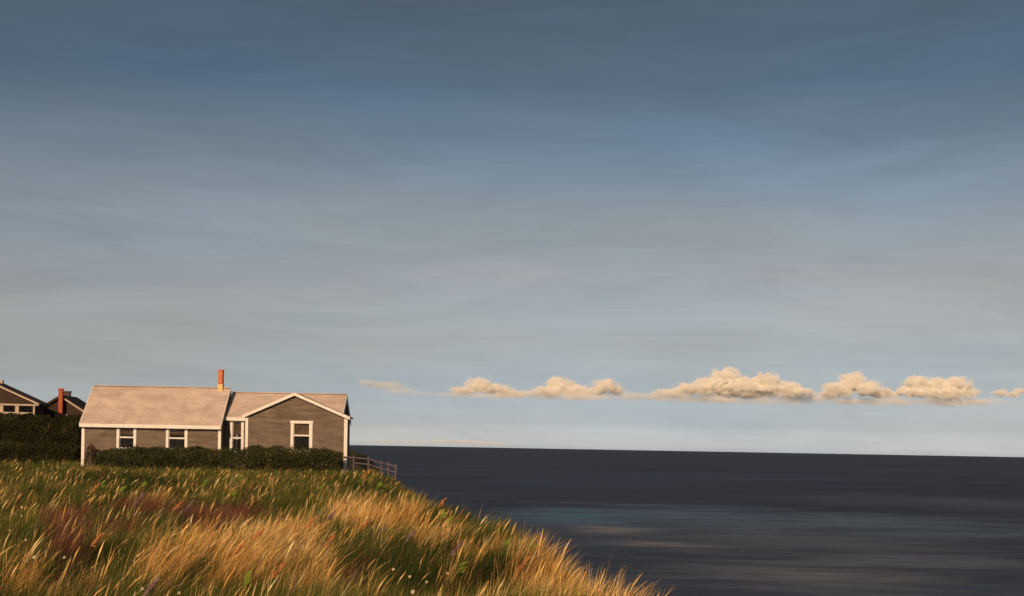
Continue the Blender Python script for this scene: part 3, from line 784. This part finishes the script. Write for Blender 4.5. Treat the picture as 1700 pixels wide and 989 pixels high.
# ------------------------------------------------------------------ fence at the bluff rim
fposts = [(588, 770, 78.2, 753), (612, 775, 76.0, 755), (633, 780, 73.0, 762), (646, 785, 71.0, 764), (656, 788, 70.0, 767)]
fb = P(588, 778, 78.2); fb.z = gz(fb.x, fb.y)
fence = empty('rail_fence', fb)
tag(fence, 'weathered mauve grey rail fence stepping from the cottage corner to the bluff rim', 'fence')
tops = []
for px, pyb, d, pyt in fposts:
    t_ = P(px, pyt + 3, d); zg = gz(t_.x, t_.y) - 0.3
    pm = MB(); q = t_ - fb; ln = random.uniform(-0.04, 0.04)
    pm.tube([(q.x, q.y, zg - fb.z), (q.x + ln, q.y, (zg + t_.z) / 2 - fb.z), (q.x + ln * 2, q.y, q.z)], [0.06, 0.055, 0.048], 7)
    pm.build('post', M['fence'], fence)
    tops.append(q + Vector((ln * 2, 0, 0)))
for i in range(len(tops) - 1):
    for dz in (0.12, 0.45):
        a = tops[i] + Vector((-0.05, -0.08, -dz)); b_ = tops[i + 1] + Vector((0.05, -0.08, -dz - 0.02))
        MB().bar(a, b_, 0.035, 0.075).build('rail', M['fence'], fence)
a = tops[0] + Vector((-1.0, 0.7, 0.02)); MB().bar(a + Vector((0, 0, -0.12)), tops[0] + Vector((0.05, -0.08, -0.12)), 0.035, 0.075).build('rail', M['fence'], fence)

# ------------------------------------------------------------------ grass
def ell(cx, cy, rx, ry, wgt=1.0):
    """an oval of ground as seen round a place of the photograph"""
    c = on_ground(cx, cy, 0.3); a = on_ground(cx, cy - ry, 0.3); b_ = on_ground(cx, cy + ry, 0.3)
    return (c.x, (a.y + b_.y) / 2, rx * c.y / F, max(0.5, (a.y - b_.y) / 2), wgt, (a.x - b_.x) / max(0.5, (a.y - b_.y)))


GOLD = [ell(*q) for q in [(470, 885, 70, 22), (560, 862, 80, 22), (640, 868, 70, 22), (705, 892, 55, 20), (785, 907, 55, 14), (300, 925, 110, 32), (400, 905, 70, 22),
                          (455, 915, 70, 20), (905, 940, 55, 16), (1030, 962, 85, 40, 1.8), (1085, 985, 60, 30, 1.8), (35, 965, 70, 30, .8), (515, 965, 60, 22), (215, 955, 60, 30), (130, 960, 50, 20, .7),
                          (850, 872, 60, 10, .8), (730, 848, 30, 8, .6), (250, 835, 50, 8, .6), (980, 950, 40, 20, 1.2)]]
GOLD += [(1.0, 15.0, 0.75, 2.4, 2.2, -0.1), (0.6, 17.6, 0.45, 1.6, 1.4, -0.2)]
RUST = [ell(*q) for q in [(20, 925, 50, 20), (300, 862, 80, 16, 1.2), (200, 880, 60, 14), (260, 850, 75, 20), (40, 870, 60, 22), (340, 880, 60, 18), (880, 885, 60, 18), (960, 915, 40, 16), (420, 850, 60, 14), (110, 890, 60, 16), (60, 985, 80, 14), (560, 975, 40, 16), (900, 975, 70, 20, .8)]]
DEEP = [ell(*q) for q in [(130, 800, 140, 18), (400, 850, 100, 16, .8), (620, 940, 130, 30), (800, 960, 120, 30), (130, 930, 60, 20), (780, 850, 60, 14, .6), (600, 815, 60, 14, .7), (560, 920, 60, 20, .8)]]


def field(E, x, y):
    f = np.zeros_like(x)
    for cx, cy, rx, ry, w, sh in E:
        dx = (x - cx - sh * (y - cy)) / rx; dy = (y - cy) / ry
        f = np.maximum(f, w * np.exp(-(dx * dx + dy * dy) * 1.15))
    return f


def sin_noise(x, y, s, seed):
    r = np.random.default_rng(seed); o_ = np.zeros_like(x)
    for i in range(7):
        a = r.random() * 6.28; k = s * (0.6 + 1.6 * r.random())
        o_ += np.sin((x * math.cos(a) + y * math.sin(a)) * k + r.random() * 6.28)
    return o_ / 3.2


# clumps, thinning out with distance
NC = 47000
yy = np.linspace(9.5, 88, 400)
dens = (14.0 / yy) ** 1.15 * (0.43 * yy + 4 + edge_x(yy))
cdf = np.cumsum(dens); cdf /= cdf[-1]
cy_ = np.interp(rng.random(NC), cdf, yy)
xl = -0.43 * cy_ - 1.8; xr = edge_x(cy_) + 1.6
cx_ = xl + rng.random(NC) * (xr - xl)
# keep clear of the cottage, hedges
inside = (cy_ > 76.6) & (cx_ > LX0 - 0.3) & (cx_ < GX1 + 0.2)
inside |= (cy_ > 84.3) & (cx_ < LX0)
cx_, cy_ = cx_[~inside], cy_[~inside]
nc = len(cx_)
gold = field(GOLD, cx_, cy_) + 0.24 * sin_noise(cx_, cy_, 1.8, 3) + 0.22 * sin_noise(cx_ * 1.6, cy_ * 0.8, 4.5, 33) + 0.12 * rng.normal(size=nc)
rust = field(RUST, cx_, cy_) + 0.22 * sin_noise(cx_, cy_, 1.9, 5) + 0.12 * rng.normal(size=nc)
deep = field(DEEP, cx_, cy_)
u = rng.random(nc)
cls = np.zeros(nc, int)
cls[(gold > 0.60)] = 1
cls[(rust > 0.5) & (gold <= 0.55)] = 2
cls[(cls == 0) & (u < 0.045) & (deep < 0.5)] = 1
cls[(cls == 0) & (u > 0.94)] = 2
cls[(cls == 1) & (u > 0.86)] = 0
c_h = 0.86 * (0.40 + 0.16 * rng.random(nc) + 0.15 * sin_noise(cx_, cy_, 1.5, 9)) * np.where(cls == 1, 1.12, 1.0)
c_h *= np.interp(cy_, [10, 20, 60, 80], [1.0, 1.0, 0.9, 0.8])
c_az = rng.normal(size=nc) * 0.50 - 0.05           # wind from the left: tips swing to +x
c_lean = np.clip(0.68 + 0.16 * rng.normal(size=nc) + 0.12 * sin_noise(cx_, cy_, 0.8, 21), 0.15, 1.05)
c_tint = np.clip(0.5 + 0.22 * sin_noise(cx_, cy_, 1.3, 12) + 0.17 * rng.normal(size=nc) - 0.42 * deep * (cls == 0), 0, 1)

PER = 9
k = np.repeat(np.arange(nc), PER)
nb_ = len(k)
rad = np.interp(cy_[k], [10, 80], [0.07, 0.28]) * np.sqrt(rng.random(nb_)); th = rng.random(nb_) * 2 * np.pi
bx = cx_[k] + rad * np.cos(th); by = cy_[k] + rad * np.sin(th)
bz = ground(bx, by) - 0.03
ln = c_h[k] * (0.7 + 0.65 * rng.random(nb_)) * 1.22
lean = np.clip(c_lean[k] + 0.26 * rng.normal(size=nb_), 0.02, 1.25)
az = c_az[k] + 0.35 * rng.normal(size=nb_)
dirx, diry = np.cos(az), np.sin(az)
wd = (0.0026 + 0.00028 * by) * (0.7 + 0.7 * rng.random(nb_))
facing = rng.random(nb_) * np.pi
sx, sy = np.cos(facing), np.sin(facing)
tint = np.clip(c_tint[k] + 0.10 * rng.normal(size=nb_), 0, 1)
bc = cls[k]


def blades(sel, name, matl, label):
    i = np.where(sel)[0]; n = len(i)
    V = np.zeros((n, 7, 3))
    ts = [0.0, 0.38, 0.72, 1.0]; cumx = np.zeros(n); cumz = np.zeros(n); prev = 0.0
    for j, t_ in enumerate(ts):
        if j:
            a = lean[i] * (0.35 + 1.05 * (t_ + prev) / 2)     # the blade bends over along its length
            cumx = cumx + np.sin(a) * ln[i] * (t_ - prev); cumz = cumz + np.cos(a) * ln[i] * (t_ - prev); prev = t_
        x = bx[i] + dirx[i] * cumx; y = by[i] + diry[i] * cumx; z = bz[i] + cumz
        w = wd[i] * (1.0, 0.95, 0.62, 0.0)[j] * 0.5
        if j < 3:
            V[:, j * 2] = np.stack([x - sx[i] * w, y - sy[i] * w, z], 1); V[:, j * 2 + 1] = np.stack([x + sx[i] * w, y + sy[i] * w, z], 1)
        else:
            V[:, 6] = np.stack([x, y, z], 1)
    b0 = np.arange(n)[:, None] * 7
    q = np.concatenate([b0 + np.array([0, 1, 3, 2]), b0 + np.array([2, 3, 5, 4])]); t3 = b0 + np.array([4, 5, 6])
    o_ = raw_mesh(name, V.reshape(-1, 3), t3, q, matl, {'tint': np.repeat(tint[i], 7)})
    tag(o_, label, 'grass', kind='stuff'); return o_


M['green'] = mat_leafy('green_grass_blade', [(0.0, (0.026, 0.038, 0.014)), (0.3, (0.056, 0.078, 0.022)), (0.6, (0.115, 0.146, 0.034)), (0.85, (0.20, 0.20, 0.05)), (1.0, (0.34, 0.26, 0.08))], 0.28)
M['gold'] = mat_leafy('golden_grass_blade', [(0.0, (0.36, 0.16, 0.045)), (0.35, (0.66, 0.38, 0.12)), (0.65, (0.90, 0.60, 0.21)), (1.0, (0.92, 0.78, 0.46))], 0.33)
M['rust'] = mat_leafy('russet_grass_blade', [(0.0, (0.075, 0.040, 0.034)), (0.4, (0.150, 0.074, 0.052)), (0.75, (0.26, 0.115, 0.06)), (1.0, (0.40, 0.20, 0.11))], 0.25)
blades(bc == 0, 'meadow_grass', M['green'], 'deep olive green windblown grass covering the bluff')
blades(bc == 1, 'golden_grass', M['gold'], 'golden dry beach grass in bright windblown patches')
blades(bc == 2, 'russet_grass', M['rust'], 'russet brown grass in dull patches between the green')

# tall stalks with feathery seed heads
ns = 2600
si = rng.choice(nc, ns, replace=True, p=(np.where(cls == 1, 3.0, 1.0) * np.where(cy_ < 60, 1, 0.6)) / (np.where(cls == 1, 3.0, 1.0) * np.where(cy_ < 60, 1, 0.6)).sum())
V, Q, T, TI = [], [], [], []
for j in si:
    x = cx_[j] + rng.normal() * 0.05; y = cy_[j] + rng.normal() * 0.05; z = gz(x, y)
    h = c_h[j] * rng.uniform(1.2, 1.6); le = c_lean[j] * rng.uniform(0.6, 1.1); a = c_az[j] + rng.normal() * 0.2
    w = (0.0015 + 0.00015 * y); dx, dy = math.cos(a), math.sin(a)
    pts = []; X = Z = 0.0
    for s_ in range(6):
        pts.append((x + dx * X, y + dy * X, z + Z))
        an = le * (0.3 + 1.25 * (s_ / 5)); X += math.sin(an) * h / 5; Z += math.cos(an) * h / 5
    fc = rng.random() * math.pi; cxs, cys = math.cos(fc), math.sin(fc)
    b0 = len(V)
    ws = [1, 0.9, 0.8, 0.9, 3.0, 0.3]
    for p_, k_ in zip(pts, ws):
        V.append((p_[0] - cxs * w * k_, p_[1] - cys * w * k_, p_[2])); V.append((p_[0] + cxs * w * k_, p_[1] + cys * w * k_, p_[2]))
    for s_ in range(5): Q.append((b0 + 2 * s_, b0 + 2 * s_ + 1, b0 + 2 * s_ + 3, b0 + 2 * s_ + 2))
    TI += [min(1, max(0, 0.6 + 0.2 * rng.normal()))] * 12
so = raw_mesh('seed_stalks', np.array(V), np.zeros((0, 3), int), np.array(Q), M['gold'], {'tint': np.array(TI)})
tag(so, 'tall straw coloured seed stalks arching above the grass', 'grass', kind='stuff')

# ------------------------------------------------------------------ single wild plants in the grass
M['lime'] = mat_plain_leaf('lime_leaf', (0.22, 0.31, 0.045), 0.35)
M['stalk'] = mat_plain_leaf('green_stalk', (0.13, 0.15, 0.04), 0.2)
M['petal'] = mat_plain_leaf('white_petal', (0.80, 0.74, 0.64), 0.2)
M['pollen'] = mat_plain_leaf('yellow_pollen', (0.55, 0.36, 0.06), 0.1)
M['orange'] = mat_plain_leaf('orange_seed', (0.50, 0.20, 0.085), 0.25)
M['mauve'] = mat_plain_leaf('mauve_floret', (0.22, 0.15, 0.18), 0.25)


def leaf_blade(mb, base, tip, w, fold=0.2):
    base, tip = Vector(base), Vector(tip); d = tip - base; s = d.cross(Vector((0.2, -1, 0.3))).normalized() * w; nrm = d.cross(s).normalized() * w * fold
    c = [base, base + d * 0.3 + s * 0.8 - nrm, base + d * 0.6 + s - nrm, tip, base + d * 0.6 - s - nrm, base + d * 0.3 - s * 0.8 - nrm, base + d * 0.3, base + d * 0.6]
    b = len(mb.v); mb.v += [tuple(q) for q in c]
    mb.f += [(b, b + 1, b + 6), (b + 6, b + 1, b + 2, b + 7), (b + 7, b + 2, b + 3), (b, b + 6, b + 5), (b + 6, b + 7, b + 4, b + 5), (b + 7, b + 3, b + 4)]


def lime_plant(px, py, label):
    lift = 0.50
    g = on_ground(px, py, lift); s = 1.0 + (g.y - 14) / 60.0
    t = empty('broadleaf_plant', g); tag(t, label, 'plant', 'lime leaved plants in the grass')
    st = MB(); top = Vector((0.08, 0, 0.48)); st.tube([(0, 0, -0.05), (0.03, 0, 0.2), top], [0.006 * s, 0.005 * s, 0.003 * s], 5); st.build('stem', M['stalk'], t)
    for i in range(3):
        lf = MB(); a = random.uniform(0.2, 0.9); L = 0.17 * s * random.uniform(0.8, 1.2)
        b0 = top - Vector((0.01 * i, 0, 0.05 * i))
        leaf_blade(lf, b0, b0 + Vector((math.cos(a) * L, random.uniform(-.05, .05), math.sin(a) * L)), 0.018 * s)
        lf.build('leaf', M['lime'], t, recalc=False)


def flower(px, py, label):
    g = on_ground(px, py, 0.60); s = 1.0 + (g.y - 14) / 60.0
    t = empty('wildflower', g); tag(t, label, 'flower', 'white wildflowers in the grass')
    top = Vector((0.06, 0, 0.60)); st = MB(); st.tube([(0, 0, -0.05), (0.02, 0, 0.30), top], [0.004, 0.0035, 0.0025], 5); st.build('stem', M['stalk'], t)
    ax = Vector((-0.25, -0.8, 0.5)).normalized(); u_ = ax.cross(Vector((0, 0, 1))).normalized(); w_ = ax.cross(u_)
    hd = MB(); hd.tube([top - ax * 0.006, top + ax * 0.004, top + ax * 0.011], [0.007 * s, 0.010 * s, 0.004 * s], 8); hd.build('flower_centre', M['pollen'], t)
    r_ = 0.021 * s * random.uniform(0.8, 1.15); n_ = 8
    for i in range(n_):
        a = 2 * math.pi * i / n_ + random.uniform(-.1, .1); d = u_ * math.cos(a) + w_ * math.sin(a); e_ = ax.cross(d)
        pm = MB(); pm.poly([top + d * 0.007, top + d * r_ * 0.6 + e_ * r_ * 0.34 + ax * 0.004, top + d * r_ - ax * 0.003, top + d * r_ * 0.6 - e_ * r_ * 0.34 + ax * 0.004]); pm.build('petal', M['petal'], t, recalc=False)


def spike(px, py, label, mat_, name, cat, group, wid=1.0):
    g = on_ground(px, py, 0.54); s = 1.0 + (g.y - 14) / 50.0
    t = empty(name, g); tag(t, label, cat, group)
    top = Vector((0.12, 0, 0.44)); st = MB(); st.tube([(0, 0, -0.05), (0.05, 0, 0.17), top], [0.005, 0.004, 0.003], 5); st.build('stem', M['stalk'], t)
    d = Vector((0.62, 0, 0.78)); hd = MB()
    for i in range(60):
        q = random.random(); c = top + d * (q * 0.22 * s); rr_ = 0.016 * s * wid * (1 - 0.75 * q)
        c = c + Vector((random.gauss(0, rr_), random.gauss(0, rr_), random.gauss(0, rr_ * 0.6)))
        leaf_blade(hd, c, c + (d + Vector((random.gauss(0, .4), random.gauss(0, .4), random.gauss(0, .3)))) * 0.035 * s, 0.007 * s)
    hd.build('seed_head' if cat == 'plant' else 'flower_head', mat_, t, recalc=False)


def ordinal(i, n):
    words = ['first', 'second', 'third', 'fourth', 'fifth', 'sixth', 'seventh', 'eighth', 'ninth', 'tenth', 'eleventh', 'twelfth', 'thirteenth', 'fourteenth', 'fifteenth', 'sixteenth', 'seventeenth', 'eighteenth']
    return words[i]


LIME = sorted([(163, 803), (192, 811), (230, 803), (331, 803), (379, 817), (392, 793), (523, 808), (392, 959), (622, 805), (724, 852), (733, 863), (828, 900), (867, 904), (750, 937)])
for i, q in enumerate(LIME):
    lime_plant(*q, f'lime green broad leaved plant in the grass, {ordinal(i, 0)} of its kind counting from the left')
FLOW = sorted([(10, 880), (31, 842), (30, 856), (35, 896), (48, 925), (98, 926), (225, 977), (286, 984), (645, 945), (672, 957), (700, 966), (735, 951), (675, 982)])
for i, q in enumerate(FLOW):
    flower(*q, f'small white wildflower in the near grass, {ordinal(i, 0)} white bloom counting from the left')
ORA = sorted([(137, 895), (145, 811), (277, 842), (372, 911), (408, 887), (431, 947), (499, 868), (524, 900), (585, 874), (598, 789), (717, 837), (845, 935)])
for i, q in enumerate(ORA):
    spike(*q, f'orange red dock seed spike in the grass, {ordinal(i, 0)} orange spike counting from the left', M['orange'], 'dock_plant', 'plant', 'orange dock spikes in the grass')
MAU = sorted([(216, 829), (216, 974), (296, 842), (533, 857), (611, 883), (659, 891), (735, 911)])
for i, q in enumerate(MAU):
    spike(*q, f'dull mauve flower spike in the grass, {ordinal(i, 0)} mauve spike counting from the left', M['mauve'], 'heather_spike', 'flower', 'mauve flower spikes in the grass', 0.8)

# ------------------------------------------------------------------ clouds over the horizon
CD = 12000.0


CBASE = 480.0


def cloud_mat(name, dens, size, squash, bite, soft, rate, base_fade=0.15, colr=(0.997, 0.982, 0.94)):
    """vapour for a unit ball of cloud: dense at heart, eaten into rags at its rim by noise, thin at the base"""
    m, nn, ll, o = new_mat(name)
    v = nn.new('ShaderNodeVolumePrincipled')
    v.inputs['Color'].default_value = (*colr, 1); v.inputs['Anisotropy'].default_value = -0.2  # white vapour tinted warm: orange sunset light put into its colour
    t = nn.new('ShaderNodeTexCoord'); g = nn.new('ShaderNodeNewGeometry')
    mp = nn.new('ShaderNodeMapping'); mp.inputs['Scale'].default_value = (1 / size, 1 / size, squash / size)
    ll.new(g.outputs['Position'], mp.inputs[0])
    n = nn.new('ShaderNodeTexNoise'); n.inputs['Scale'].default_value = 1.0; n.inputs['Detail'].default_value = 5; n.inputs['Roughness'].default_value = 0.62
    ll.new(mp.outputs[0], n.inputs['Vector'])
    le = nn.new('ShaderNodeVectorMath'); le.operation = 'LENGTH'; ll.new(t.outputs['Object'], le.inputs[0])

    def math_(op, a, b_):
        q = nn.new('ShaderNodeMath'); q.operation = op
        for k_, x_ in enumerate((a, b_)):
            if isinstance(x_, (int, float)): q.inputs[k_].default_value = x_
            else: ll.new(x_, q.inputs[k_])
        return q.outputs[0]
    core = math_('SUBTRACT', 1.0, le.outputs['Value'])                       # 1 at the heart, 0 at the rim
    eaten = math_('ADD', core, math_('MULTIPLY', math_('SUBTRACT', n.outputs[0], 0.5), bite))
    r = nn.new('ShaderNodeMapRange'); r.interpolation_type = 'SMOOTHSTEP'; r.inputs[1].default_value = 0.22; r.inputs[2].default_value = 0.22 + soft; r.inputs[4].default_value = dens
    ll.new(eaten, r.inputs[0])
    rim = nn.new('ShaderNodeMapRange'); rim.inputs[1].default_value = 0.0; rim.inputs[2].default_value = 0.12; ll.new(core, rim.inputs[0])
    sp = nn.new('ShaderNodeSeparateXYZ'); ll.new(g.outputs['Position'], sp.inputs[0])
    zr_ = nn.new('ShaderNodeMapRange'); zr_.inputs[1].default_value = CBASE; zr_.inputs[2].default_value = CBASE + 150.0; zr_.inputs[3].default_value = base_fade; ll.new(sp.outputs['Z'], zr_.inputs[0])  # density falls towards the base, standing in for shaded grey undersides
    ll.new(math_('MULTIPLY', math_('MULTIPLY', r.outputs[0], rim.outputs[0]), zr_.outputs[0]), v.inputs['Density'])
    ll.new(v.outputs[0], o.inputs['Volume'])
    m.cycles.volume_step_rate = rate
    return m


M['cumulus'] = cloud_mat('cumulus_vapour', 0.033, 80.0, 1.25, 1.8, 0.42, 0.4, 0.10)
M['thin'] = cloud_mat('thin_cloud_vapour', 0.0085, 420.0, 4.0, 1.7, 0.6, 0.12, 0.8)
bmp = bmesh.new(); bmesh.ops.create_icosphere(bmp, subdivisions=3, radius=1.0)
ball = {}
for key in ('cumulus', 'thin'):
    ball[key] = bpy.data.meshes.new('puff'); bmp.to_mesh(ball[key]); ball[key].materials.append(M[key])


def cloud(label, puffs, kind, base_py):
    """puffs: (px, py, rx, ry) ovals of the photograph, each given its own depth and distance"""
    cxm = sum(p_[0] for p_ in puffs) / len(puffs)
    org = P(cxm, base_py, CD); k_ = CD / F
    root = empty('cloud', org); tag(root, label, 'cloud', 'clouds in a row above the horizon')
    for (px, py, rx, ry) in puffs:
        o_ = bpy.data.objects.new('puff', ball[kind]); col.objects.link(o_); o_.parent = root
        o_.location = P(px, py, CD + random.uniform(-70, 70)) - org
        o_.scale = (rx * k_ * 1.35, max(min(rx, 3 * ry), ry) * k_ * 1.1, ry * k_ * 1.35)
    return root


cloud('grey wisp of cloud nearest the cottage roof', [(625, 640, 50, 9), (668, 650, 50, 7), (605, 634, 24, 6), (710, 654, 50, 5)], 'thin', 656)
cloud('low cloud with a long sloping shoulder, beside the grey wisp', [(796, 640, 24, 13), (822, 646, 30, 10), (850, 653, 34, 7), (770, 648, 26, 8)], 'cumulus', 658)
cloud('small rounded cloud puff with a pointed top', [(930, 640, 24, 15), (910, 650, 30, 9), (956, 648, 24, 11)], 'cumulus', 661)
cloud('smallest rounded cloud puff beside the pointed one', [(1005, 642, 24, 12), (988, 650, 24, 8), (1024, 650, 20, 8)], 'cumulus', 661)
cloud('largest cloud with two bright domed towers', [(1205, 627, 26, 19), (1182, 639, 32, 15), (1230, 641, 34, 16), (1272, 634, 25, 16), (1255, 645, 32, 13), (1303, 645, 30, 12), (1148, 646, 34, 11), (1115, 653, 32, 8), (1240, 653, 90, 10), (1328, 652, 24, 8)], 'cumulus', 664)
cloud('broad triangular cloud with a single peak', [(1415, 633, 22, 17), (1394, 646, 30, 12), (1437, 645, 30, 13), (1460, 653, 34, 9), (1378, 655, 26, 8)], 'cumulus', 666)
cloud('flat topped cloud over the open sea', [(1525, 635, 26, 12), (1556, 638, 26, 12), (1588, 636, 24, 12), (1510, 649, 28, 10), (1560, 653, 60, 11), (1605, 650, 24, 9)], 'cumulus', 668)
cloud('tiny cloud puff at the end of the row', [(1662, 652, 14, 7), (1680, 655, 12, 6), (1692, 650, 10, 6)], 'cumulus', 660)
cloud('long ragged grey cloud band under the bright puffs', [(800, 657, 90, 6), (890, 656, 80, 9), (960, 659, 90, 8), (1060, 659, 100, 8), (1150, 661, 90, 9), (1250, 664, 120, 8), (1350, 662, 90, 10), (1450, 666, 100, 8), (1540, 667, 100, 8), (1620, 666, 70, 7)], 'thin', 670)
cloud('low pale cloud streak on the horizon beside the cottage', [(650, 733, 70, 4.5), (720, 732, 80, 4.5), (800, 735, 80, 3.5)], 'thin', 737)
